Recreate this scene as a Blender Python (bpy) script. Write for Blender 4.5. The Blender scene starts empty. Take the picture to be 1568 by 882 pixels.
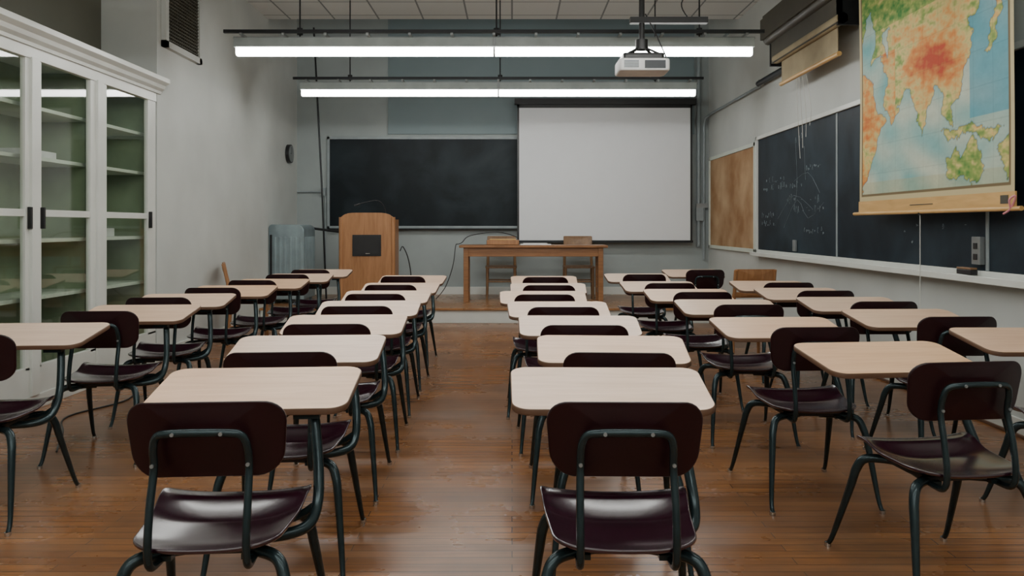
import bpy, math, random
from mathutils import Vector, noise
random.seed(4)
PI=math.pi
# ------------------------------------------------------------ materials
def newmat(name):
    m=bpy.data.materials.new(name); m.use_nodes=True
    nt=m.node_tree; b=nt.nodes['Principled BSDF']
    return m,nt,b
def mat(name,col,rough=0.5,metal=0.0,var=0.12,scale=6.0,bump=0.0,coat=0.0,spec=0.5,stretch=(1,1,1),col2=None):
    m,nt,b=newmat(name)
    tc=nt.nodes.new('ShaderNodeTexCoord'); mp=nt.nodes.new('ShaderNodeMapping'); mp.inputs['Scale'].default_value=stretch
    n=nt.nodes.new('ShaderNodeTexNoise'); n.inputs['Scale'].default_value=scale; n.inputs['Detail'].default_value=5
    r=nt.nodes.new('ShaderNodeValToRGB')
    r.color_ramp.elements[0].position=0.3; r.color_ramp.elements[1].position=0.7
    r.color_ramp.elements[0].color=[c*(1-var) for c in col]+[1]
    r.color_ramp.elements[1].color=(list(col2) if col2 else [min(1,c*(1+var)) for c in col])+[1]
    L=nt.links.new
    L(tc.outputs['Object'],mp.inputs['Vector']); L(mp.outputs['Vector'],n.inputs['Vector']); L(n.outputs['Fac'],r.inputs['Fac']); L(r.outputs['Color'],b.inputs['Base Color'])
    b.inputs['Roughness'].default_value=rough; b.inputs['Metallic'].default_value=metal
    b.inputs['Coat Weight'].default_value=coat; b.inputs['Coat Roughness'].default_value=0.2; b.inputs['Coat IOR'].default_value=1.6; b.inputs['Specular IOR Level'].default_value=spec
    if bump>0:
        bp=nt.nodes.new('ShaderNodeBump'); bp.inputs['Strength'].default_value=bump; bp.inputs['Distance'].default_value=0.01
        L(n.outputs['Fac'],bp.inputs['Height']); L(bp.outputs['Normal'],b.inputs['Normal'])
    return m
def wood(name,c1,c2,rough=0.4,stretch=(1.2,14,14),scale=3.0,rand=0.0,coat=0.0):
    m,nt,b=newmat(name); L=nt.links.new
    tc=nt.nodes.new('ShaderNodeTexCoord'); mp=nt.nodes.new('ShaderNodeMapping'); mp.inputs['Scale'].default_value=stretch
    n=nt.nodes.new('ShaderNodeTexNoise'); n.inputs['Scale'].default_value=scale; n.inputs['Detail'].default_value=8; n.inputs['Distortion'].default_value=0.6
    r=nt.nodes.new('ShaderNodeValToRGB'); r.color_ramp.elements[0].position=0.3; r.color_ramp.elements[1].position=0.7
    r.color_ramp.elements[0].color=list(c1)+[1]; r.color_ramp.elements[1].color=list(c2)+[1]
    L(tc.outputs['Object'],mp.inputs['Vector']); L(mp.outputs['Vector'],n.inputs['Vector']); L(n.outputs['Fac'],r.inputs['Fac'])
    out=r.outputs['Color']
    if rand>0:
        oi=nt.nodes.new('ShaderNodeObjectInfo'); hs=nt.nodes.new('ShaderNodeHueSaturation')
        mr=nt.nodes.new('ShaderNodeMapRange'); mr.inputs['To Min'].default_value=1-rand; mr.inputs['To Max'].default_value=1+rand
        L(oi.outputs['Random'],mr.inputs['Value']); L(mr.outputs['Result'],hs.inputs['Saturation']); L(out,hs.inputs['Color']); out=hs.outputs['Color']
    L(out,b.inputs['Base Color'])
    b.inputs['Roughness'].default_value=rough; b.inputs['Coat Weight'].default_value=coat
    return m
def emis(name,col,s):
    m,nt,b=newmat(name); b.inputs['Base Color'].default_value=(0.9,0.9,0.9,1)
    b.inputs['Emission Color'].default_value=list(col)+[1]; b.inputs['Emission Strength'].default_value=s
    return m

M_wall=mat('wall_paint',(0.54,0.565,0.54),0.6,var=0.09,scale=1.2,bump=0.05)
M_wallf=mat('front_wall_dimmed',(0.31,0.35,0.345),0.6,var=0.09,scale=1.5,bump=0.05)  # bluish off-white darkened: the dimmer light at the front is in the colour
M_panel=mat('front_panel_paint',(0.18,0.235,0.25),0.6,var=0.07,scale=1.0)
M_olive=mat('alcove_olive_shaded',(0.12,0.12,0.09),0.7,var=0.08,scale=1.5)  # olive tone darkened to carry the shade of the recess above the cabinet
M_white=mat('white_gloss_paint',(0.66,0.68,0.64),0.35,var=0.05,scale=4)
M_green=mat('cabinet_interior_paint',(0.28,0.34,0.23),0.6,var=0.2,scale=3)
M_shelf=mat('shelf_paint',(0.60,0.65,0.57),0.5,var=0.06)
M_maroonB=mat('maroon_plastic_matte',(0.016,0.003,0.005),0.34,var=0.15,scale=9,spec=0.35)
M_maroonS=mat('maroon_plastic_gloss',(0.022,0.003,0.010),0.25,var=0.12,scale=5,spec=0.5,coat=1.0)
M_steel=mat('slate_enamel_steel',(0.021,0.036,0.040),0.25,metal=0.5,var=0.15,scale=20)
M_chrome=mat('glide_metal',(0.6,0.6,0.58),0.25,metal=1.0)
M_desk=wood('desk_laminate',(0.70,0.46,0.305),(0.81,0.57,0.405),0.33,stretch=(1.0,10,10),scale=3.5,rand=0.18)
M_deskedge=mat('desk_edge_band',(0.12,0.06,0.032),0.5)
M_under=mat('desk_underside',(0.03,0.024,0.02),0.7)
M_oak=wood('orange_oak',(0.28,0.125,0.048),(0.39,0.19,0.08),0.4,stretch=(10,10,1.0))
M_tab=wood('table_wood',(0.19,0.08,0.027),(0.29,0.13,0.047),0.4)
M_dkwood=wood('dark_chair_wood',(0.17,0.09,0.04),(0.27,0.15,0.07),0.45,stretch=(8,8,1))
M_black=mat('black_plastic',(0.010,0.010,0.011),0.4)
M_dkmetal=mat('dark_metal',(0.025,0.027,0.029),0.4,metal=0.6)
M_grey=mat('galvanised_metal',(0.28,0.30,0.30),0.4,metal=0.6)
M_hous=mat('fixture_enamel',(0.38,0.42,0.41),0.4,metal=0.1)
M_pipe=mat('pipe_paint',(0.25,0.29,0.30),0.45)
M_screen=mat('screen_fabric',(0.74,0.76,0.78),0.8,var=0.01)
M_cork=mat('cork',(0.33,0.16,0.06),0.8,var=0.15,scale=2.4,bump=0.1,col2=(0.50,0.34,0.19))
M_rad=mat('radiator_paint',(0.27,0.34,0.36),0.35,metal=0.4)
M_tan=mat('tan_canvas',(0.34,0.28,0.17),0.8)
M_olivec=mat('olive_case',(0.055,0.048,0.03),0.5)
M_yell=wood('map_roller_wood',(0.56,0.33,0.11),(0.70,0.44,0.17),0.4,stretch=(8,1,8))
M_chalk=mat('chalk',(0.24,0.29,0.31),0.9,var=.3,scale=8)
M_pink=mat('pink_ribbon',(0.75,0.3,0.35),0.6)
M_cord=mat('cord_white',(0.6,0.6,0.55),0.7)
M_paper=mat('paper',(0.7,0.7,0.7),0.7)
M_em=emis('fluorescent_lens',(1.0,1.0,0.96),25.0)

def board(name,c0,c1):
    m,nt,b=newmat(name); L=nt.links.new
    tc=nt.nodes.new('ShaderNodeTexCoord'); n=nt.nodes.new('ShaderNodeTexNoise'); n.inputs['Scale'].default_value=1.5; n.inputs['Detail'].default_value=8; n.inputs['Distortion'].default_value=0.5
    r=nt.nodes.new('ShaderNodeValToRGB'); r.color_ramp.elements[0].position=0.42; r.color_ramp.elements[1].position=0.9
    r.color_ramp.elements[0].color=list(c0)+[1]; r.color_ramp.elements[1].color=list(c1)+[1]
    L(tc.outputs['Object'],n.inputs['Vector']); L(n.outputs['Fac'],r.inputs['Fac']); L(r.outputs['Color'],b.inputs['Base Color'])
    b.inputs['Roughness'].default_value=0.5; b.inputs['Specular IOR Level'].default_value=0.2
    return m
M_board=board('chalkboard_slate',(0.004,0.008,0.011),(0.028,0.042,0.05))
M_board2=board('chalkboard_slate_blue',(0.005,0.011,0.018),(0.038,0.062,0.082))

def glassmat():
    m=bpy.data.materials.new('cabinet_glass'); m.use_nodes=True; nt=m.node_tree; nt.nodes.clear(); L=nt.links.new
    o=nt.nodes.new('ShaderNodeOutputMaterial'); mx=nt.nodes.new('ShaderNodeMixShader'); t=nt.nodes.new('ShaderNodeBsdfTransparent'); g=nt.nodes.new('ShaderNodeBsdfGlossy')
    t.inputs['Color'].default_value=(0.90,0.95,0.90,1); g.inputs['Roughness'].default_value=0.03
    lw=nt.nodes.new('ShaderNodeLayerWeight'); lw.inputs['Blend'].default_value=0.5
    p=nt.nodes.new('ShaderNodeMath'); p.operation='POWER'; p.inputs[1].default_value=3.5
    q=nt.nodes.new('ShaderNodeMapRange'); q.inputs['To Min'].default_value=0.06; q.inputs['To Max'].default_value=0.9
    L(lw.outputs['Facing'],p.inputs[0]); L(p.outputs[0],q.inputs['Value'])
    L(q.outputs['Result'],mx.inputs['Fac']); L(t.outputs['BSDF'],mx.inputs[1]); L(g.outputs['BSDF'],mx.inputs[2]); L(mx.outputs['Shader'],o.inputs['Surface'])
    return m
M_glass=glassmat()

def floormat(name,c1,c2,mort,worn):
    m,nt,b=newmat(name); L=nt.links.new
    tc=nt.nodes.new('ShaderNodeTexCoord')
    br=nt.nodes.new('ShaderNodeTexBrick'); br.inputs['Scale'].default_value=1; br.inputs['Brick Width'].default_value=1.7; br.inputs['Row Height'].default_value=0.06
    br.inputs['Mortar Size'].default_value=0.0022; br.inputs['Mortar Smooth'].default_value=0.3; br.inputs['Bias'].default_value=0.0; br.offset=0.37
    br.inputs['Color1'].default_value=list(c1)+[1]; br.inputs['Color2'].default_value=list(c2)+[1]; br.inputs['Mortar'].default_value=list(mort)+[1]
    L(tc.outputs['Object'],br.inputs['Vector'])
    mp=nt.nodes.new('ShaderNodeMapping'); mp.inputs['Scale'].default_value=(1.3,20,1)
    n=nt.nodes.new('ShaderNodeTexNoise'); n.inputs['Scale'].default_value=2.3; n.inputs['Detail'].default_value=7
    L(tc.outputs['Object'],mp.inputs['Vector']); L(mp.outputs['Vector'],n.inputs['Vector'])
    mr=nt.nodes.new('ShaderNodeMapRange'); mr.inputs['From Min'].default_value=0.3; mr.inputs['From Max'].default_value=0.7; mr.inputs['To Min'].default_value=0.74; mr.inputs['To Max'].default_value=1.18
    L(n.outputs['Fac'],mr.inputs['Value'])
    mul=nt.nodes.new('ShaderNodeMix'); mul.data_type='RGBA'; mul.blend_type='MULTIPLY'; mul.inputs[0].default_value=1
    L(br.outputs['Color'],mul.inputs[6]); L(mr.outputs['Result'],mul.inputs[7])
    n2=nt.nodes.new('ShaderNodeTexNoise'); n2.inputs['Scale'].default_value=1.3; n2.inputs['Detail'].default_value=5; n2.inputs['Roughness'].default_value=0.6
    L(tc.outputs['Object'],n2.inputs['Vector'])
    m2=nt.nodes.new('ShaderNodeMapRange'); m2.inputs['From Min'].default_value=0.40; m2.inputs['From Max'].default_value=0.68; m2.inputs['To Max'].default_value=worn
    L(n2.outputs['Fac'],m2.inputs['Value'])
    mx=nt.nodes.new('ShaderNodeMix'); mx.data_type='RGBA'; mx.inputs[7].default_value=(0.105,0.066,0.043,1)
    L(m2.outputs['Result'],mx.inputs[0]); L(mul.outputs[2],mx.inputs[6]); L(mx.outputs[2],b.inputs['Base Color'])
    m3=nt.nodes.new('ShaderNodeMapRange'); m3.inputs['From Min'].default_value=0.3; m3.inputs['From Max'].default_value=0.7; m3.inputs['To Min'].default_value=0.21; m3.inputs['To Max'].default_value=0.36
    L(n2.outputs['Fac'],m3.inputs['Value']); L(m3.outputs['Result'],b.inputs['Roughness'])
    bp=nt.nodes.new('ShaderNodeBump'); bp.inputs['Strength'].default_value=0.3; bp.inputs['Distance'].default_value=0.004
    L(br.outputs['Fac'],bp.inputs['Height']); bp.invert=True; L(bp.outputs['Normal'],b.inputs['Normal'])
    return m
M_floor=floormat('floor_strip_oak',(0.225,0.088,0.028),(0.325,0.136,0.044),(0.045,0.018,0.008),.62)
M_plat=floormat('platform_oak',(0.30,0.14,0.055),(0.36,0.18,0.07),(0.10,0.04,0.016),.3)

def ceilmat():
    m,nt,b=newmat('ceiling_tiles'); L=nt.links.new
    tc=nt.nodes.new('ShaderNodeTexCoord'); br=nt.nodes.new('ShaderNodeTexBrick'); br.offset=0
    br.inputs['Scale'].default_value=1; br.inputs['Brick Width'].default_value=0.6; br.inputs['Row Height'].default_value=0.6; br.inputs['Mortar Size'].default_value=0.012
    br.inputs['Color1'].default_value=(0.72,0.73,0.70,1); br.inputs['Color2'].default_value=(0.64,0.66,0.64,1); br.inputs['Mortar'].default_value=(0.24,0.26,0.26,1)
    L(tc.outputs['Object'],br.inputs['Vector']); L(br.outputs['Color'],b.inputs['Base Color']); b.inputs['Roughness'].default_value=0.8
    return m
M_ceil=ceilmat()

# ------------------------------------------------------------ mesh builder
def rr(w,h,r,n=6,cx=0,cy=0):
    pts=[]
    for (sx,sy,a0) in ((1,1,0),(-1,1,90),(-1,-1,180),(1,-1,270)):
        for i in range(n+1):
            a=math.radians(a0+90*i/n)
            pts.append((cx+sx*(w/2-r)+r*math.cos(a),cy+sy*(h/2-r)+r*math.sin(a)))
    return pts
def dens(pts,step):
    out=[]; n=len(pts)
    for i in range(n):
        a=pts[i]; b=pts[(i+1)%n]; d=math.hypot(a[0]-b[0],a[1]-b[1]); k=max(1,int(d/step))
        for j in range(k): out.append((a[0]+(b[0]-a[0])*j/k,a[1]+(b[1]-a[1])*j/k))
    return out
def catmull(P,k=6):
    P=[Vector(p) for p in P]; out=[]
    n=len(P)
    for i in range(n-1):
        p0=P[max(i-1,0)];p1=P[i];p2=P[i+1];p3=P[min(i+2,n-1)]
        for j in range(k):
            t=j/k
            out.append(0.5*((2*p1)+(-p0+p2)*t+(2*p0-5*p1+4*p2-p3)*t*t+(-p0+3*p1-3*p2+p3)*t**3))
    out.append(P[-1]); return out
class MB:
    def __init__(s): s.v=[];s.f=[];s.m=[];s.sm=[];s.mats=[]
    def mi(s,m):
        if m not in s.mats: s.mats.append(m)
        return s.mats.index(m)
    def add(s,vs,fs,m,smooth=False):
        o=len(s.v); k=s.mi(m); s.v+= [tuple(x) for x in vs]
        for f in fs: s.f.append(tuple(o+i for i in f)); s.m.append(k); s.sm.append(smooth)
    def box(s,x0,x1,y0,y1,z0,z1,m):
        v=[(x0,y0,z0),(x1,y0,z0),(x1,y1,z0),(x0,y1,z0),(x0,y0,z1),(x1,y0,z1),(x1,y1,z1),(x0,y1,z1)]
        s.add(v,[(0,3,2,1),(4,5,6,7),(0,1,5,4),(1,2,6,5),(2,3,7,6),(3,0,4,7)],m)
    def hexa(s,v,m):
        s.add(v,[(0,3,2,1),(4,5,6,7),(0,1,5,4),(1,2,6,5),(2,3,7,6),(3,0,4,7)],m)
    def prism(s,pts,axis,a,b,m):
        def P(p,t):
            if axis=='y': return (p[0],t,p[1])
            if axis=='x': return (t,p[0],p[1])
            return (p[0],p[1],t)
        n=len(pts); v=[P(p,a) for p in pts]+[P(p,b) for p in pts]
        f=[tuple(range(n)),tuple(reversed(range(n,2*n)))]+[(i,n+i,n+(i+1)%n,(i+1)%n) for i in range(n)]
        s.add(v,f,m)
    def tube(s,pts,rad,m,n=10,smooth=True,k=6):
        P=catmull(pts,k) if (smooth and len(pts)>2) else [Vector(p) for p in pts]
        N=len(P)
        if isinstance(rad,(int,float)): R=[rad]*N
        else:
            R=[]
            for i in range(N):
                t=i/(N-1)*(len(rad)-1); a=min(int(t),len(rad)-2); R.append(rad[a]+(rad[a+1]-rad[a])*(t-a))
        T=[(P[min(i+1,N-1)]-P[max(i-1,0)]).normalized() for i in range(N)]
        up=Vector((0,0,1)) if abs(T[0].z)<0.9 else Vector((1,0,0))
        u=T[0].cross(up).normalized(); vs=[]
        for i in range(N):
            u=(u-T[i]*u.dot(T[i])).normalized(); w=T[i].cross(u)
            for j in range(n):
                a=2*PI*j/n; vs.append(P[i]+(u*math.cos(a)+w*math.sin(a))*R[i])
        fs=[]
        for i in range(N-1):
            for j in range(n): fs.append((i*n+j,i*n+(j+1)%n,(i+1)*n+(j+1)%n,(i+1)*n+j))
        s.add(vs,fs,m,True)
        s.add(vs[:n],[tuple(reversed(range(n)))],m); s.add(vs[-n:],[tuple(range(n))],m)
    def slab(s,outline,mp,th,mtop,mside=None,mbot=None,edge=0.004,rings=6):
        mside=mside or mtop; mbot=mbot or mtop
        n=len(outline); w=max(abs(p[0]) for p in outline); e=1-edge/w
        def ring(sc,off): return [mp(p[0]*sc,p[1]*sc,off) for p in outline]
        ts=[e*(i+1)/rings for i in range(rings)]
        def cap(off,m,flip):
            vs=[mp(0,0,off)]
            for t in ts: vs+=ring(t,off)
            fs=[]
            for j in range(n): fs.append((0,1+j,1+(j+1)%n))
            for r in range(rings-1):
                for j in range(n):
                    a=1+r*n+j;b=1+r*n+(j+1)%n; fs.append((a,a+n,b+n,b))
            if flip: fs=[tuple(reversed(f)) for f in fs]
            s.add(vs,fs,m,True)
        cap(th,mtop,False); cap(0,mbot,True)
        rs=[ring(e,th),ring(1-(1-e)*.3,th-edge*.25),ring(1,th-edge*.9),ring(1,edge*.9),ring(1-(1-e)*.3,edge*.25),ring(e,0)]
        vs=[p for r in rs for p in r]; fs=[]
        for r in range(5):
            for j in range(n):
                a=r*n+j;b=r*n+(j+1)%n; fs.append((a,a+n,b+n,b))
        s.add(vs,fs,mside,True)
    def disc(s,c,axis,r,h,m,n=24):
        c=Vector(c); d={'x':Vector((1,0,0)),'y':Vector((0,1,0)),'z':Vector((0,0,1))}[axis]
        s.tube([c-d*h/2,c+d*h/2],r,m,n,smooth=False)
    def mesh(s,name):
        me=bpy.data.meshes.new(name); me.from_pydata(s.v,[],s.f)
        for m in s.mats: me.materials.append(m)
        me.polygons.foreach_set('material_index',s.m); me.polygons.foreach_set('use_smooth',s.sm); me.update()
        return me
    def obj(s,name,bevel=0,loc=(0,0,0),parent=None,rot=0):
        o=bpy.data.objects.new(name,s.mesh(name)); bpy.context.collection.objects.link(o); o.location=loc; o.rotation_euler[2]=rot
        if bevel:
            b=o.modifiers.new('bev','BEVEL'); b.width=bevel; b.segments=2; b.limit_method='ANGLE'; b.angle_limit=math.radians(50)
        if parent: o.parent=parent
        return o
def wallbox(name,*a):
    b=MB(); b.box(*a); return b.obj(name)

XL=-3.30; XR=3.07; YF=12.0; YB=-2.5; ZC=4.07; PZ=0.20
# ------------------------------------------------------------ room shell
wallbox('floor',-3.95,3.25,YB-.1,YF+.15,-0.1,0,M_floor)
wallbox('wall_left',-3.95,XL,7.14,10.4,0,4.7,M_wall)
wallbox('wall_platform_side',-3.95,-3.36,10.4,YF,0,4.7,M_wall)
wallbox('wall_alcove',-3.95,-3.82,2.0,7.14,0,4.7,M_olive)
wallbox('wall_near_side',-3.95,XL,YB,2.0,0,4.7,M_wall)
wallbox('wall_right',XR,3.25,YB,YF,0,4.7,M_wall)
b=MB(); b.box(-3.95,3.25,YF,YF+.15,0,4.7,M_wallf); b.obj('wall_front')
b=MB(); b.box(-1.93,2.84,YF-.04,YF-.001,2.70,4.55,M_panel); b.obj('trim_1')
wallbox('wall_back',-3.95,3.25,YB-.1,YB,0,4.7,M_wall)
wallbox('ceiling',-3.95,3.25,YB,10.4,ZC,4.2,M_ceil)
wallbox('ceiling',-3.95,3.25,10.4,YF,4.6,4.7,M_wallf)
wallbox('ceiling',-3.95,3.25,10.36,10.4,4.2,4.6,M_wallf)
b=MB(); b.box(-3.29,3.06,10.03,11.99,0,PZ-.03,M_white); b.box(-3.29,3.06,9.99,11.99,PZ-.03,PZ,M_plat); b.obj('floor_platform',bevel=.004)
b=MB(); b.box(XR-.018,XR-.001,YB,9.98,0,.11,M_white); b.box(XR-.03,XR-.001,YB,9.98,0,.02,M_deskedge); b.obj('baseboard_right',bevel=.004)
b=MB(); b.box(XL+.001,XL+.018,7.2,9.98,0,.12,M_white); b.obj('baseboard_left',bevel=.004)
b=MB(); b.box(-3.35,3.05,YF-.02,YF-.001,PZ,PZ+.12,M_white); b.obj('baseboard_front',bevel=.004)
# vent
b=MB()
b.box(XL+.002,XL+.02,7.28,8.0,3.02,3.9,M_dkmetal)
b.box(XL+.002,XL+.05,7.22,8.06,2.96,3.02,M_wall); b.box(XL+.002,XL+.05,7.22,8.06,3.9,3.96,M_wall)
b.box(XL+.002,XL+.05,7.22,7.28,2.96,3.96,M_wall); b.box(XL+.002,XL+.05,8.0,8.06,2.96,3.96,M_wall)
for i in range(26):
    z=3.04+i*.033; b.box(XL+.02,XL+.035,7.28,8.0,z,z+.012,M_olivec)
for i in range(18):
    y=7.3+i*.04; b.box(XL+.02,XL+.03,y,y+.01,3.02,3.9,M_olivec)
b.obj('vent_grille')

# ------------------------------------------------------------ display cabinet (built in)
b=MB(); y0,y1=2.01,7.13; xb=-3.81
b.box(xb,xb+.015,y0,y1,0,2.5,M_green); b.box(xb,XL-.05,y1-.02,y1,0,2.5,M_green); b.box(xb,XL-.05,y0,y0+.02,0,2.5,M_green)
b.box(xb,XL-.002,y0,y1,2.49,2.52,M_white); b.box(xb,XL-.05,y0,y1,.10,.14,M_white); b.box(xb,XL-.05,y0,y1,0,.1,M_white)
panes=[(6.27,6.98),(5.40,6.03),(4.55,5.22),(3.70,4.35),(2.85,3.50),(2.15,2.67)]
fx0,fx1=XL-.045,XL
b.box(fx0,fx1,y0,y1,0,.10,M_white); b.box(fx0,fx1-.008,y0,y1,.10,.30,M_white); b.box(fx0,fx1,y0,y1,2.42,2.52,M_white)
edges=[y1]+[e for p in panes for e in (p[1],p[0])]+[y0]
for i in range(0,len(edges),2):
    a,c=edges[i+1],edges[i]; b.box(fx0,fx1-.008,a,c,.28,2.43,M_white)
    if c-a>.12 and i>0: mid=(a+c)/2; b.box(fx0,fx1+.012,mid-.045,mid+.045,.1,2.43,M_white)
for (a,c) in panes:
    b.box(fx0+.004,fx1-.012,a-.01,c+.01,1.335,1.385,M_white)
    for z0,z1 in ((.29,1.34),(1.38,2.43)):
        x=fx0+.018; b.add([(x,a-.01,z0),(x,c+.01,z0),(x,c+.01,z1),(x,a-.01,z1)],[(0,1,2,3)],M_glass)
for z in (.74,1.15,1.74,2.10): b.box(xb+.015,XL-.10,y0+.02,y1-.02,z,z+.028,M_shelf)
for y in (2.8,4.5,6.15): b.box(xb+.015,XL-.12,y,y+.02,.14,2.49,M_green)
for y in [2.1+.35*i for i in range(15)]: b.box(xb+.015,xb+.02,y,y+.012,.14,2.49,M_olive)
prof=[(XL+.002,2.50),(XL+.015,2.50),(XL+.02,2.525),(XL+.05,2.545),(XL+.06,2.575),(XL+.10,2.60),(XL+.10,2.64),(XL+.002,2.64)]
b.prism(prof,'y',y0,y1+.06,M_white); b.box(XL-.03,XL+.004,y0,y1,2.52,2.64,M_white)
for y in (6.99,5.24,5.385): b.box(XL-.008,XL+.02,y,y+.02,1.25,1.40,M_black)
b.box(xb+.1,XL-.2,5.5,5.9,1.768,1.83,M_paper); b.box(xb+.1,XL-.2,4.7,5.0,1.768,1.9,M_cork); b.box(xb+.08,XL-.22,6.5,6.8,1.178,1.25,M_paper)
b.obj('display_cabinet',bevel=.004)

# ------------------------------------------------------------ student desk chair (shared mesh)
def sst(a,b,x):
    t=min(1,max(0,(x-a)/(b-a))); return t*t*(3-2*t)
# seat profile integrated from its slope: flat dish, raised knee roll, waterfall front
PY=[-.21+.0025*i for i in range(169)]; PZt=[]; acc=0.0
def slope(y):
    s=.46*sst(.005,.045,y)*(1-sst(.095,.12,y))+ .14*sst(.045,.09,y)*(1-sst(.095,.11,y))
    s-=.60*sst(.125,.19,y)
    s-=.22*(1-sst(-.20,-.08,y))
    return s
for y in PY: PZt.append(acc); acc+=slope(y)*.0025
i0=min(range(len(PY)),key=lambda i:abs(PY[i]+.02)); off0=PZt[i0]
def prof_z(y):
    t=(y+.21)/.0025; i=max(0,min(len(PY)-2,int(t))); f=t-i
    return PZt[i]+(PZt[i+1]-PZt[i])*f-off0
def combo_mesh():
    b=MB()
    out=dens([(x*(1+.10*(y/.2)),y) for x,y in rr(.41,.41,.075,7)],.03)
    def smap(x,y,o):
        ax=abs(x)/.2
        z=.414+.028*ax**2.6+prof_z(y)*(1-.4*min(1,ax)**3 if y>0 else 1)
        return (x,y,z+o)
    b.slab(out,smap,.012,M_maroonS,rings=30)
    outb=[(x*(1+.04*(y/.1)),y) for x,y in rr(.405,.205,.062,7)]
    def bmap2(x,y,o):
        z=.71+y
        return (x,-.150-.04*(z-.61)/.2+.045*(x/.205)**2-o,z)
    b.slab(outb,bmap2,.012,M_maroonB,rings=7)
    pts=[(-.115,-.02,.400),(-.12,-.15,.392),(-.122,-.205,.400),(-.122,-.222,.45),(-.122,-.208,.55),(-.12,-.186,.64),(-.118,-.196,.70),(-.105,-.206,.733),(-.07,-.216,.742),(0,-.219,.744)]
    pts=pts+[(-x,y,z) for x,y,z in reversed(pts[:-1])]
    b.tube(pts,.0105,M_steel,10,k=4)
    for x,z,y in ((-.06,.742,-.228),(.06,.742,-.228),(-.12,.655,-.199),(.12,.655,-.199)): b.disc((x,y,z),'y',.005,.006,M_grey,10)
    for sx in (-1,1):
        for sy,fy in ((-1,-.27),(1,.315)):
            b.tube([(sx*.05,sy*.07,.395),(sx*.13,sy*.12,.400),(sx*.185,sy*.155,.392),(sx*.207,sy*.175,.35),(sx*.218,sy*.195,.28),(sx*.24,fy*.9+.0,.06),(sx*.245,fy,.012)],[.0165,.0165,.0165,.0165,.015,.010,.009],M_steel,12,k=5)
            b.tube([(sx*.245,fy,.016),(sx*.246,fy,.0)],.013,M_chrome,10,smooth=False)
    b.box(-.13,.13,-.13,.13,.398,.413,M_under)
    b.box(-.12,-.09,-.15,.15,.390,.404,M_steel); b.box(.09,.12,-.15,.15,.390,.404,M_steel)
    b.tube([(.08,0,.386),(.17,.03,.383),(.225,.07,.395),(.24,.12,.44),(.235,.165,.52),(.215,.215,.66),(.20,.235,.712)],.0165,M_steel,12)
    b.tube([(.06,.10,.386),(.17,.115,.397),(.23,.12,.43)],.012,M_steel,8)
    tl=.060/.35
    def dmap(x,y,o): return (x+.008,.325+y,.745-.018+y*tl+o)
    outd=[(x*(1.0+.02*(y/.2)),y) for x,y in rr(.635,.36,.055,7)]
    b.slab(outd,dmap,.020,M_desk,M_deskedge,M_under,rings=4,edge=.003)
    for yy in (-.08,.08):
        p=[dmap(-.22,yy-.012,-.014),dmap(.26,yy-.012,-.014),dmap(.26,yy+.012,-.014),dmap(-.22,yy+.012,-.014),dmap(-.22,yy-.012,0),dmap(.26,yy-.012,0),dmap(.26,yy+.012,0),dmap(-.22,yy+.012,0)]
        b.hexa(p,M_steel)
    p=[dmap(.15,-.16,-.02),dmap(.23,-.16,-.02),dmap(.23,.11,-.02),dmap(.15,.11,-.02),dmap(.15,-.16,0),dmap(.23,-.16,0),dmap(.23,.11,0),dmap(.15,.11,0)]
    b.hexa(p,M_steel)
    return b.mesh('student_desk_chair')
CM=combo_mesh()
rows={
 'A':[(-2.33,3.55,4),(-2.24,4.45,3),(-2.29,5.24,5),(-2.24,6.02,3),(-2.20,6.80,0),(-2.14,7.58,3),(-2.12,8.36,1)],
 'B':[(-.815,2.32,4),(-.86,3.11,4),(-.88,3.91,3),(-.90,4.71,3),(-.93,5.50,1),(-.95,6.30,0),(-.99,7.30,-2)],
 'C':[(.30,2.32,-1),(.40,3.10,-3),(.34,3.87,-1),(.29,4.66,1),(.22,5.46,0),(.29,6.26,-1),(.30,7.20,0)],
 'D':[(1.53,2.91,6),(1.38,3.80,2),(1.39,4.80,0),(1.33,5.65,0),(1.27,6.48,1),(1.26,7.60,0)],
 'E':[(2.41,3.37,0),(2.26,4.20,2),(2.27,4.98,0),(2.23,5.76,1),(2.25,6.54,0),(2.02,8.35,3)],
}
for col,lst in rows.items():
    for (x,d,r) in lst:
        o=bpy.data.objects.new('student_desk_chair',CM); bpy.context.collection.objects.link(o)
        o.location=(x,d-.15,0); o.rotation_euler[2]=math.radians(r)

# ------------------------------------------------------------ wooden chairs
def wchair_mesh(m):
    b=MB()
    for sx in (-1,1):
        b.tube([(sx*.19,.19,0),(sx*.185,.18,.43)],[.016,.02],m,8,smooth=False)
        b.tube([(sx*.20,-.22,0),(sx*.19,-.19,.43),(sx*.185,-.22,.65),(sx*.185,-.27,.86)],[.016,.02,.018,.014],m,8)
        b.tube([(sx*.19,.185,.18),(sx*.195,-.205,.18)],.011,m,8,smooth=False)
    b.tube([(-.19,.185,.24),(.19,.185,.24)],.011,m,8,smooth=False)
    b.tube([(-.19,-.205,.24),(.19,-.205,.24)],.011,m,8,smooth=False)
    out=rr(.43,.42,.05,6)
    b.slab(out,lambda x,y,o:(x,y,.425-.01*math.exp(-(x*x+y*y)/.02)+o),.025,m,rings=5)
    for zc,h in ((.80,.13),(.62,.055)):
        o2=rr(.40,h,.02,5)
        def mp(x,y,o,zc=zc): return (x,-.235-.22*(zc+y-.72)-.03*(1-(x/.2)**2)+.02-(o),zc+y)
        b.slab(o2,mp,.016,m,rings=4)
    return b.mesh('wooden_chair')
W1=wchair_mesh(M_oak); W2=wchair_mesh(M_dkwood)
def wch(me,x,y,z,r,nm):
    o=bpy.data.objects.new(nm,me); bpy.context.collection.objects.link(o); o.location=(x,y,z); o.rotation_euler[2]=math.radians(r); return o
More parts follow.
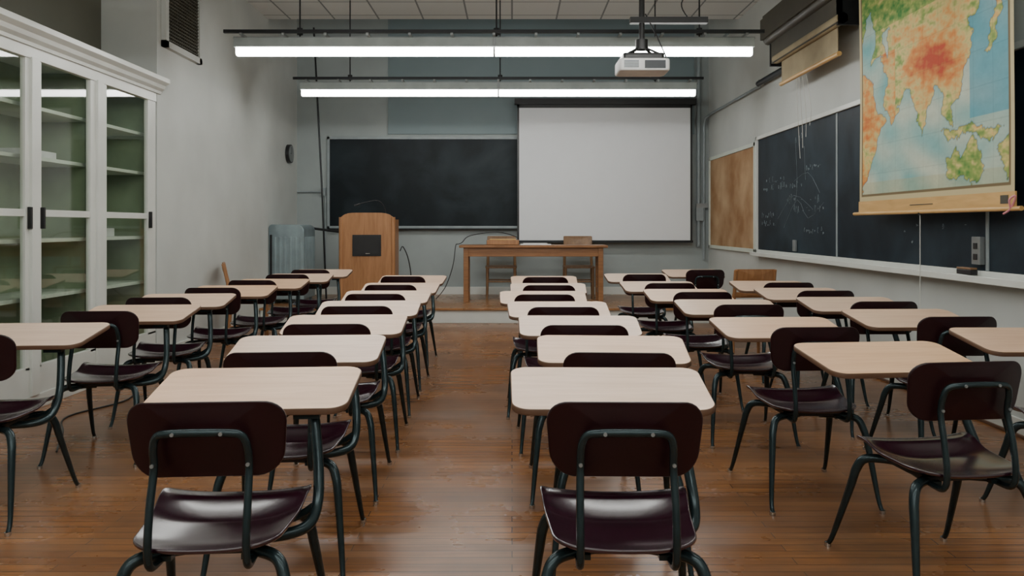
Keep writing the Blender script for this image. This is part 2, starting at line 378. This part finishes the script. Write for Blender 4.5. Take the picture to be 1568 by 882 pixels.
wch(W2,-.16,11.42,PZ,180,'teacher_chair').scale=(1.08,1,1.06); wch(W2,.99,11.42,PZ,178,'teacher_chair').scale=(1.08,1,1.06)
wch(W1,-2.93,8.55,0,-70,'wooden_chair'); wch(W1,2.27,7.45,0,2,'wooden_chair')

# ------------------------------------------------------------ teacher table
b=MB(); x0,x1,y0,y1=-.74,1.34,10.72,11.20
b.box(x0,x1,y0,y1,PZ+.765,PZ+.80,M_tab)
b.box(x0+.07,x1-.07,y0+.05,y0+.075,PZ+.64,PZ+.765,M_tab); b.box(x0+.07,x1-.07,y1-.075,y1-.05,PZ+.64,PZ+.765,M_tab)
b.box(x0+.07,x0+.095,y0+.05,y1-.05,PZ+.64,PZ+.765,M_tab); b.box(x1-.095,x1-.07,y0+.05,y1-.05,PZ+.64,PZ+.765,M_tab)
for x in (x0+.06,x1-.13):
    for y in (y0+.04,y1-.11): b.box(x,x+.07,y,y+.07,PZ,PZ+.765,M_tab)
b.box(x0+.07,x0+.12,y0+.1,y1-.1,PZ+.12,PZ+.17,M_tab); b.box(x1-.12,x1-.07,y0+.1,y1-.1,PZ+.12,PZ+.17,M_tab)
b.obj('teacher_table',bevel=.005)
b=MB(); b.box(.12,.55,10.80,10.98,PZ+.801,PZ+.815,M_paper); b.box(.16,.50,10.83,11.02,PZ+.815,PZ+.825,M_paper); b.obj('paper_stack')
b=MB(); b.box(-.36,.10,10.88,11.12,PZ+.802,PZ+.87,M_oak); b.box(-.32,.06,10.90,11.10,PZ+.87,PZ+.885,M_yell); b.obj('wooden_tray',bevel=.008)

# ------------------------------------------------------------ lectern
b=MB(); x0,x1=-2.35,-1.60; ya,yb=10.45,10.98
arch=[(x0+.02,PZ+.08)]+[(x1-.02,PZ+.08)]
N=14
for i in range(N+1):
    t=i/N; x=x1-.02-(x1-x0-.04)*t; arch.append((x,PZ+1.19+.06*(1-(2*t-1)**6)))
b.prism(arch,'y',ya,ya+.03,M_oak)
b.box(x0+.02,x0+.05,ya+.03,yb,PZ+.08,PZ+1.16,M_oak); b.box(x1-.05,x1-.02,ya+.03,yb,PZ+.08,PZ+1.16,M_oak)
b.box(x0,x1,ya-.02,yb,PZ,PZ+.08,M_oak)
b.box(x0+.05,x1-.05,yb-.2,yb-.17,PZ+.08,PZ+.95,M_oak)
b.hexa([(x0+.05,ya+.03,PZ+1.13),(x1-.05,ya+.03,PZ+1.13),(x1-.05,yb,PZ+1.0),(x0+.05,yb,PZ+1.0),(x0+.05,ya+.03,PZ+1.155),(x1-.05,ya+.03,PZ+1.155),(x1-.05,yb,PZ+1.025),(x0+.05,yb,PZ+1.025)],M_oak)
for x in (x0+.02,x1-.02): b.tube([(x,ya+.015,PZ+.08),(x,ya+.015,PZ+1.19)],.03,M_oak,12,smooth=False)
b.box(x0+.18,x0+.57,ya-.012,ya+.001,PZ+.66,PZ+.95,M_black); b.box(x0+.20,x0+.55,ya-.016,ya-.011,PZ+.68,PZ+.93,M_black)
b.box(x0+.36,x0+.42,ya-.018,ya-.015,PZ+.69,PZ+.70,M_chrome)
b.tube([(-1.78,10.75,PZ+1.08),(-1.77,10.72,PZ+1.30),(-1.86,10.68,PZ+1.42),(-2.02,10.64,PZ+1.40),(-2.12,10.6,PZ+1.37)],.006,M_black,8)
b.tube([(-2.10,10.605,PZ+1.375),(-2.17,10.58,PZ+1.35)],.013,M_black,8,smooth=False)
b.obj('lectern',bevel=.006)

# ------------------------------------------------------------ radiator
b=MB(); x0,x1,ya,yb=-3.345,-2.86,10.55,11.15
sec=[(x0,PZ+.06),(x1,PZ+.06)]
for i in range(9):
    a=PI/2*i/8; sec.append((x1-.09+.09*math.cos(a),PZ+1.0+.09*math.sin(a)))
for i in range(9):
    a=PI/2+PI/2*i/8; sec.append((x0+.05+.05*math.cos(a),PZ+1.04+.05*math.sin(a)))
b.prism(sec,'y',ya,yb,M_rad)
for i in range(6):
    x=x0+.07+i*.072; b.box(x,x+.035,ya-.012,ya+.002,PZ+.16,PZ+.92,M_rad)
b.box(x0+.02,x0+.05,ya-.014,ya+.002,PZ+.2,PZ+.95,M_black)
for i in range(9):
    y=ya+.05+i*.058; b.box(x1-.002,x1+.012,y,y+.03,PZ+.16,PZ+.92,M_rad)
for x in (x0+.03,x1-.07):
    for y in (ya+.03,yb-.07): b.box(x,x+.04,y,y+.04,PZ,PZ+.07,M_rad)
b.obj('radiator',bevel=.006)

# ------------------------------------------------------------ clock
b=MB(); b.disc((-3.33,11.5,2.35),'x',.14,.05,M_black,32); b.disc((-3.302,11.5,2.35),'x',.122,.006,M_grey,32)
b.box(-3.299,-3.296,11.497,11.503,2.35,2.45,M_black); b.box(-3.299,-3.296,11.44,11.5,2.347,2.353,M_black)
b.obj('round_clock')

# ------------------------------------------------------------ front chalkboard & screen
b=MB(); b.box(-2.84,2.7,YF-.03,YF-.002,1.27,2.62,M_board)
for (a,c,d,e) in ((-2.88,2.74,2.62,2.66),(-2.88,2.74,1.23,1.27)): b.box(a,c,YF-.045,YF-.001,d,e,M_pipe)
for x in (-2.88,2.70): b.box(x,x+.04,YF-.045,YF-.001,1.23,2.66,M_pipe)
b.box(-2.86,2.72,YF-.12,YF-.03,1.215,1.235,M_dkmetal)
b.obj('chalkboard',bevel=.003)
b=MB(); ys=11.78
b.box(.04,2.82,ys-.05,ys+.06,3.13,3.22,M_black)
b.box(.08,2.76,ys,ys+.004,1.05,3.14,M_screen)
b.box(.08,.11,ys-.003,ys,1.05,3.14,M_black); b.box(2.735,2.765,ys-.003,ys,1.05,3.14,M_black); b.box(.08,2.765,ys-.003,ys,3.08,3.14,M_black)
b.box(.07,2.775,ys-.012,ys+.012,1.015,1.05,M_dkmetal)
b.obj('projection_screen',bevel=.003)

# ------------------------------------------------------------ right wall boards
b=MB(); xw=XR-.002
b.box(xw-.02,xw,9.66,11.80,.98,2.27,M_cork)
for (a,c,d,e) in ((9.60,11.86,2.27,2.32),(9.60,11.86,.93,.98),(9.60,9.66,.93,2.32),(11.80,11.86,.93,2.32)): b.box(xw-.035,xw,a,c,d,e,M_shelf)
b.obj('cork_board',bevel=.004)
b=MB(); ya,yb=2.6,9.50
b.box(xw-.022,xw,ya,yb,.98,2.33,M_board2)
b.box(xw-.045,xw,ya-.05,yb+.05,2.33,2.375,M_white); b.box(xw-.045,xw,ya-.05,yb+.05,.93,.98,M_white)
for y in (yb,ya-.05): b.box(xw-.045,xw,y,y+.05,.93,2.375,M_white)
for y in (7.18,4.9): b.box(xw-.03,xw,y,y+.03,.98,2.33,M_pipe)
b.box(xw-.11,xw-.02,ya-.05,yb+.05,.915,.935,M_white); b.box(xw-.115,xw-.10,ya-.05,yb+.05,.905,.95,M_white)
cb=b.obj('side_chalkboard',bevel=.004)
b=MB(); xs=xw-.0235
def stroke(pts,r=.0015): b.tube([(xs,p[0],p[1]) for p in pts],r,M_chalk,4,k=3)
def scribble(y,z,h):
    k=random.randint(0,7); w=h*.55; q=lambda:random.uniform(-.12,.12)
    f=lambda u,v:(y-(u+q())*w,z+(v+q())*h)
    if k==0: stroke([f(0,0),f(0,1)]); stroke([f(0,1),f(.8,.8),f(0,.5)])
    elif k==1: stroke([f(.8,.9),f(.3,1),f(0,.5),f(.3,0),f(.8,.1)])
    elif k==2: stroke([f(0,0),f(.4,1),f(.8,0)]); stroke([f(.2,.4),f(.6,.4)])
    elif k==3: stroke([f(0,.35),f(.8,.35)])
    elif k==4: stroke([f(0,.2),f(.4,.1),f(.7,.5),f(.3,.9),f(0,.6),f(.1,.2)])
    elif k==5: stroke([f(0,.6),f(.4,.1),f(.8,.6)])
    else: stroke([f(0,.5),f(.2,.1),f(.4,.5),f(.6,.1),f(.8,.5),f(1,.2)])
for (z,ys_,ye,h) in ((2.18,8.25,8.05,.06),(1.78,9.2,8.6,.055),(1.69,9.3,8.0,.06),(1.52,8.5,7.6,.07),(1.38,9.35,8.9,.05),(1.42,8.3,7.5,.06),(1.28,9.35,8.9,.04),(1.2,8.0,7.5,.045),(1.85,8.0,7.6,.05)):
    y=ys_
    while y>ye:
        if random.random()<.75: scribble(y,z+random.uniform(-.015,.015),h*random.uniform(.7,1.2))
        y-=h*random.uniform(.8,1.2)
stroke([(8.25,2.2),(8.2,1.7),(8.28,1.5)]); stroke([(8.0,2.1),(7.97,1.75)]); stroke([(8.3,1.75),(7.9,1.82),(7.6,1.6)]); stroke([(8.8,1.35),(8.3,1.6),(7.8,1.45)])
stroke([(8.6,1.25),(8.2,1.55),(7.9,1.35),(7.5,1.5)])
for i in range(14):
    y=random.uniform(4.9,7.0); z=random.uniform(1.05,1.35)
    if i%3==0: scribble(y,z,.04)
o=b.obj('chalk_writing'); o.parent=cb
b=MB(); b.box(xw-.06,xw-.023,4.94,5.03,1.02,1.20,M_grey); b.box(xw-.066,xw-.06,4.965,5.005,1.12,1.16,M_black); b.box(xw-.066,xw-.06,4.965,5.005,1.05,1.09,M_black)
b.obj('outlet_box',bevel=.004)
b=MB(); b.box(xw-.095,xw-.05,4.98,5.14,.952,.985,M_black); b.box(xw-.095,xw-.05,4.98,5.14,.985,.998,M_dkwood); b.obj('chalkboard_eraser',bevel=.004)
b=MB(); b.box(xw-.05,xw-.023,8.20,8.27,1.0,1.12,M_grey); b.obj('outlet_box',bevel=.004)
b=MB()
for y in (8.9,7.6,6.9,6.0): b.tube([(xw-.07,y,.942),(xw-.07,y-.08,.942)],.006,M_cord,6,smooth=False)
b.obj('chalk_sticks').parent=cb

# ------------------------------------------------------------ world map
XM=2.88; my0,my1=4.40,6.36; mz0,mz1=1.46,3.45
NU,NV=320,320
def pin(u,v,poly):
    c=False;n=len(poly);j=n-1
    for i in range(n):
        xi,yi=poly[i];xj,yj=poly[j]
        if (yi>v)!=(yj>v) and u<(xj-xi)*(v-yi)/(yj-yi)+xi: c=not c
        j=i
    return c
eur=[(-.1,2.62),(.03,2.72),(.07,2.95),(.12,2.98),(.13,2.72),(.10,2.55),(.18,2.62),(.20,2.5),(.24,2.42),(.20,2.2),(.27,2.05),(.33,2.12),(.38,2.28),(.42,2.24),(.45,2.02),(.49,1.9),(.53,2.08),(.57,2.22),(.62,2.16),(.64,1.98),(.68,1.9),(.69,2.05),(.73,2.08),(.72,2.22),(.78,2.3),(.80,2.45),(.76,2.55),(.84,2.62),(.86,2.8),(.95,2.95),(1.1,3.05),(1.1,3.3),(.7,3.36),(.4,3.3),(.1,3.38),(-.1,3.3)]
afr=[(-.1,2.5),(.03,2.48),(.10,2.44),(.15,2.2),(.22,2.08),(.17,1.98),(.12,1.8),(.07,1.62),(.02,1.55),(-.1,1.55)]
aus=[(.64,1.72),(.70,1.80),(.74,1.74),(.79,1.83),(.84,1.72),(.86,1.60),(.80,1.53),(.72,1.56),(.66,1.58)]
ind=[(.62,1.92),(.70,1.88),(.78,1.92),(.85,1.88),(.95,1.85),(.9,1.80),(.78,1.85),(.66,1.84)]
jap=[(.86,2.35),(.90,2.5),(.92,2.62),(.95,2.6),(.92,2.42),(.88,2.32)]
nz=[(.93,1.75),(1.0,1.82),(1.0,1.58),(.95,1.54)]
cas=[(.20,2.78),(.25,2.80),(.26,2.62),(.23,2.56),(.21,2.66)]
shapes=(eur,afr,aus,ind,jap,nz)
bbs=[(min(p[0] for p in q)-.06,max(p[0] for p in q)+.06,min(p[1] for p in q)-.09,max(p[1] for p in q)+.09) for q in shapes]
def island(u,z):
    p=Vector((u*5,z*3,0)); du=.028*noise.noise(p*2.2)+.014*noise.noise(p*7)+.005*noise.noise(p*19); dz=.04*noise.noise(p*2.2+Vector((9,3,0)))+.024*noise.noise(p*7+Vector((5,0,0)))+.01*noise.noise(p*19)
    U,Z=u+du,z+dz
    l=any(a<U<b_ and c<Z<d and pin(U,Z,q) for q,(a,b_,c,d) in zip(shapes,bbs))
    return l and not pin(U,Z,cas)
stops=[(0,(.07,.30,.06)),(.22,(.36,.48,.12)),(.40,(.84,.68,.26)),(.64,(.84,.33,.07)),(.95,(.60,.07,.02))]
def ncol(u,z,land):
    a=.5+.5*noise.noise(Vector((u*6,z*5,3))); f=.5+.5*noise.noise(Vector((u*25,z*22,7))); g=.5+.5*noise.noise(Vector((u*70,z*60,1)))
    if not land:
        c=Vector((.16,.50,.52)).lerp(Vector((.70,.76,.60)),min(1,max(0,a*1.5-.2)))
        if u>.78 and z>1.95: c=Vector((.06,.38,.52)).lerp(c,.3)
        if z<1.62: c=c.lerp(Vector((.55,.52,.25)),.4)
    else:
        mount=math.exp(-(((u-.57)/.19)**2+((z-2.41)/.22)**2))
        e=mount*.66+a*.5+f*.5+g*.22-.33
        if z<2.6 and u<.3: e+=.25
        if z>2.8: e-=.13
        e=max(0,min(.949,e))
        for i in range(4):
            if e<=stops[i+1][0]:
                t=(e-stops[i][0])/(stops[i+1][0]-stops[i][0]); c=Vector(stops[i][1]).lerp(Vector(stops[i+1][1]),t); break
    return c*(.85+.15*f+.1*g)
mask=[[island(i/NU,mz0+(mz1-mz0)*j/NV) for i in range(NU+1)] for j in range(NV+1)]
vs=[];cols=[]
for j in range(NV+1):
    for i in range(NU+1):
        u=i/NU; v=j/NV; y=my1-(my1-my0)*u; z=mz0+(mz1-mz0)*v
        vs.append((XM+.010*math.sin(v*5+u*2)*(v),y,z))
        if u<.018 or u>.982 or v<.025: c=Vector((.70,.60,.34))
        elif u<.026 or u>.974 or v<.033: c=Vector((.22,.16,.08))
        else:
            L_=mask[j][i]; c=ncol(u,z,L_)
            ed=any(mask[min(NV,max(0,j+dj))][min(NU,max(0,i+di))]!=L_ for dj,di in ((1,0),(-1,0),(0,1),(0,-1)))
            if ed: c=c*.55 if L_ else c.lerp(Vector((.06,.25,.38)),.5)
            elif i%32==0 or j%36==0: c=c*.85
        cols.append(c)
fs=[(j*(NU+1)+i,(j+1)*(NU+1)+i,(j+1)*(NU+1)+i+1,j*(NU+1)+i+1) for j in range(NV) for i in range(NU)]
me=bpy.data.meshes.new('map_sheet'); me.from_pydata(vs,[],fs)
ca=me.color_attributes.new('Col','FLOAT_COLOR','POINT')
flat=[]
for c in cols: flat+= [c[0]*.82,c[1]*.82,c[2]*.82,1.0]
ca.data.foreach_set('color',flat)
mm,nt,bs=newmat('printed_map'); at=nt.nodes.new('ShaderNodeVertexColor'); at.layer_name='Col'; nt.links.new(at.outputs['Color'],bs.inputs['Base Color']); bs.inputs['Roughness'].default_value=.6; bs.inputs['Specular IOR Level'].default_value=.2
me.materials.append(mm)
mapE=bpy.data.objects.new('world_map',None); bpy.context.collection.objects.link(mapE)
o=bpy.data.objects.new('map_sheet',me); bpy.context.collection.objects.link(o); o.parent=mapE
b=MB()
b.box(XM-.004,XM+.006,my0-.01,my1+.01,1.38,1.47,M_yell)
b.box(XM-.007,XM-.004,my0+.85,my0+1.15,1.418,1.424,M_olivec); b.box(XM-.007,XM-.004,my0+.05,my0+.12,1.40,1.45,M_olivec)
b.tube([(XM,my0-.06,1.37),(XM,my1+.10,1.37)],.014,M_yell,12,smooth=False)
b.obj('bottom_roller',parent=mapE)
b=MB(); b.tube([(XM+.03,my0-.06,3.47),(XM+.03,my1+.06,3.47)],.035,M_olivec,12,smooth=False)
for y in (my0,my1): b.box(XM+.02,XR-.002,y,y+.03,3.45,3.49,M_dkmetal)
b.obj('top_roller',parent=mapE)
b=MB(); b.tube([(XM,5.42,1.36),(XM,5.42,.55)],.003,M_cord,6,smooth=False); b.disc((XM-.002,5.42,1.355),'z',.012,.02,M_black); b.obj('pull_cord',parent=mapE)
b=MB(); b.tube([(XM-.01,my0+.02,1.37),(XM-.03,my0-.0,1.42),(XM-.015,my0-.03,1.44),(XM-.01,my0+.02,1.37),(XM-.02,my0+.07,1.34)],.006,M_pink,6); b.obj('ribbon',parent=mapE)

# rolled maps on right wall
b=MB()
b.box(2.74,3.066,6.55,8.40,3.50,3.56,M_olivec)
b.box(2.72,2.76,6.50,8.42,3.30,3.52,M_olivec)
b.box(2.80,2.84,6.6,8.3,3.02,3.32,M_olivec)
b.tube([(2.80,6.5,3.30),(2.80,8.4,3.30)],.055,M_olivec,12,smooth=False)
b.tube([(2.84,6.6,3.06),(2.84,8.25,3.06)],.05,M_tan,12,smooth=False)
b.box(2.862,2.868,6.75,8.15,2.78,3.06,M_tan); b.tube([(2.865,6.72,2.78),(2.865,8.18,2.78)],.022,M_yell,10,smooth=False)
for y in (6.6,8.32): b.box(2.8,3.066,y,y+.03,3.0,3.5,M_dkmetal)
for i,y in enumerate((7.75,7.68,7.6,7.5)): b.tube([(2.87,y,2.77),(2.90+.01*i,y+.03,2.3+.05*i),(2.9,y-.02,1.95+.1*i)],.003,M_cord,5)
b.obj('rolled_map')
b=MB(); b.tube([(3.0,8.46,3.0),(3.0,9.35,3.0)],.035,M_dkmetal,12,smooth=False)
for y in (8.5,9.3): b.box(2.99,3.066,y,y+.03,2.99,3.04,M_dkmetal)
b.obj('map_roller_bar')
# conduits
b=MB()
b.tube([(3.03,9.4,2.98),(3.03,11.7,2.98),(3.0,11.9,2.94),(2.98,11.92,2.8),(2.98,11.93,.75)],.018,M_pipe,8,smooth=False)
b.tube([(2.90,11.94,.95),(2.90,11.94,4.0)],.03,M_pipe,10,smooth=False)
b.tube([(2.88,11.94,3.9),(2.95,11.0,3.9),(2.95,10.5,3.9)],.02,M_pipe,10,smooth=False)
b.box(2.85,2.96,11.88,11.94,1.35,1.55,M_pipe); b.box(2.86,3.04,11.90,11.95,1.55,1.62,M_grey)
b.obj('electrical_conduit')
b=MB(); b.tube([(-3.34,11.96,1.80),(-2.92,11.96,1.80)],.012,M_pipe,8,smooth=False); b.tube([(-2.91,11.965,PZ+.13),(-2.91,11.965,1.8)],.012,M_pipe,8,smooth=False); b.box(-2.97,-2.90,11.93,11.99,1.74,1.86,M_pipe)
b.obj('junction_pipe')
b=MB(); b.tube([(-2.93,11.35,4.2),(-2.80,11.3,1.9),(-2.72,11.25,PZ+.002)],.014,M_dkmetal,8,smooth=False)
b.tube([(-2.95,11.2,1.24),(-2.62,11.15,1.20),(-2.45,11.1,1.18)],.018,M_black,8); b.obj('window_pole')
b=MB(); b.tube([(-1.56,10.7,PZ+.72),(-1.52,10.7,PZ+.78),(-1.45,10.75,PZ+.6),(-1.42,10.8,PZ+.3),(-1.5,10.9,PZ+.014),(-1.2,11.3,PZ+.012)],.008,M_black,6); b.obj('power_cable')
b=MB(); b.tube([(-.78,10.9,PZ+.81),(-.80,10.88,PZ+.78),(-.84,10.9,PZ+.5),(-.95,10.95,PZ+.2),(-1.1,11.1,PZ+.012)],.006,M_black,6); b.tube([(-.78,10.9,PZ+.81),(-.72,11.0,PZ+.83),(-.6,11.05,PZ+.93),(-.2,11.1,PZ+.98),(.1,11.2,PZ+.9)],.006,M_black,6); b.obj('table_cable')
b=MB(); b.tube([(-2.55,4.3,.006),(-2.75,4.7,.006),(-2.95,5.1,.006),(-2.8,5.6,.006),(-3.05,6.2,.006)],.006,M_black,6); b.obj('floor_cable')

# ------------------------------------------------------------ fluorescent fixtures
def fixture(y,xc=-.167,z=2.92,L=4.88):
    b=MB(); h=L/2
    for s in (0,1):
        a=xc-h+s*(h+.002); c=a+h-.004
        sec=[(y-.04,z+.03),(y-.04,z-.022),(y-.026,z-.04),(y+.026,z-.04),(y+.04,z-.022),(y+.04,z+.03)]
        b.prism(sec,'x',a+.006,c-.006,M_em)
        for e in (a,c-.006): b.prism([(p[0],p[1]) for p in sec],'x',e,e+.006,M_white)
        b.prism([(y-.075,z+.115),(y-.085,z+.028),(y-.045,z+.028),(y+.045,z+.028),(y+.085,z+.028),(y+.075,z+.115)],'x',a,c,M_hous)
    b.box(xc-.014,xc+.014,y-.09,y+.09,z+.03,z+.12,M_grey)
    for yy in (y-.16,y+.16):
        b.box(xc-h-.06,xc+h+.06,yy-.018,yy+.018,z+.135,z+.165,M_dkmetal)
    b.box(xc-h-.02,xc+h+.02,y-.03,y+.03,z+.115,z+.135,M_grey)
    n=13
    for i in range(n):
        x=xc-h+.1+(L-.2)*i/(n-1); b.box(x-.012,x+.012,y-.18,y+.18,z+.115,z+.135,M_grey)
    for x in (xc-h+.6,xc+.02,xc+h-.5):
        b.tube([(x,y,z+.1),(x,y,ZC-.004)],.008,M_dkmetal,8,smooth=False); b.disc((x,y,z+.19),'z',.028,.06,M_dkmetal,12)
    b.obj('fluorescent_light_fixture')
for y in (9.52,7.27,5.02,2.77,.52,-1.4): fixture(y)

# ------------------------------------------------------------ projector
b=MB(); px,py,pz=1.09,6.45,2.60
b.slab(rr(.42,.30,.04,5),lambda x,y,o:(px+x,py+y,pz-.05+o),.10,M_paper,edge=.012,rings=3)
b.slab(rr(.34,.24,.03,5),lambda x,y,o:(px+x,py+y,pz+.05+o),.05,M_black,edge=.004,rings=3)
b.box(px-.17,px-.05,py-.155,py-.148,pz-.03,pz+.03,M_grey); b.box(px+.0,px+.17,py-.155,py-.148,pz-.035,pz+.03,M_dkmetal)
for i in range(5): b.box(px-.17,px-.05,py-.158,py-.155,pz-.025+i*.012,pz-.02+i*.012,M_dkmetal)
b.disc((px+.1,py+.16,pz),'y',.045,.05,M_black,20)
for a in (-1,1):
    b.tube([(px+a*.15,py-.08,pz+.09),(px,py,pz+.18)],.010,M_black,6,smooth=False); b.tube([(px+a*.15,py+.08,pz+.09),(px,py,pz+.18)],.010,M_black,6,smooth=False)
b.disc((px,py,pz+.19),'z',.055,.08,M_black,16)
b.tube([(px,py,pz+.15),(px,py,ZC-.004)],.024,M_black,12,smooth=False); b.disc((px,py,ZC-.02),'z',.09,.03,M_black,20)
b.box(px-.1,px+.55,py-.03,py+.03,pz+.37,pz+.42,M_black)
b.tube([(px+.03,py,pz+.45),(px+.14,py-.05,pz+.20),(px+.20,py-.1,pz+.0),(px+.1,py-.14,pz-.01)],.006,M_black,6)
b.tube([(px+.4,py,pz+.4),(px+.34,py+.03,pz+.55),(px+.46,py,pz+.75),(px+.36,py,pz+.95),(px+.42,py,ZC-.01)],.006,M_black,6)
b.obj('ceiling_projector')

# ------------------------------------------------------------ world + camera
w=bpy.data.worlds.new('World'); bpy.context.scene.world=w; w.use_nodes=True
w.node_tree.nodes['Background'].inputs['Color'].default_value=(.5,.6,.7,1); w.node_tree.nodes['Background'].inputs['Strength'].default_value=.3
cam=bpy.data.cameras.new('camera'); co=bpy.data.objects.new('camera',cam); bpy.context.collection.objects.link(co)
co.location=(0,0,1.27); co.rotation_euler=(PI/2,0,0); cam.lens=27; cam.sensor_width=36; cam.shift_y=-.0606; cam.clip_start=.05
bpy.context.scene.camera=co
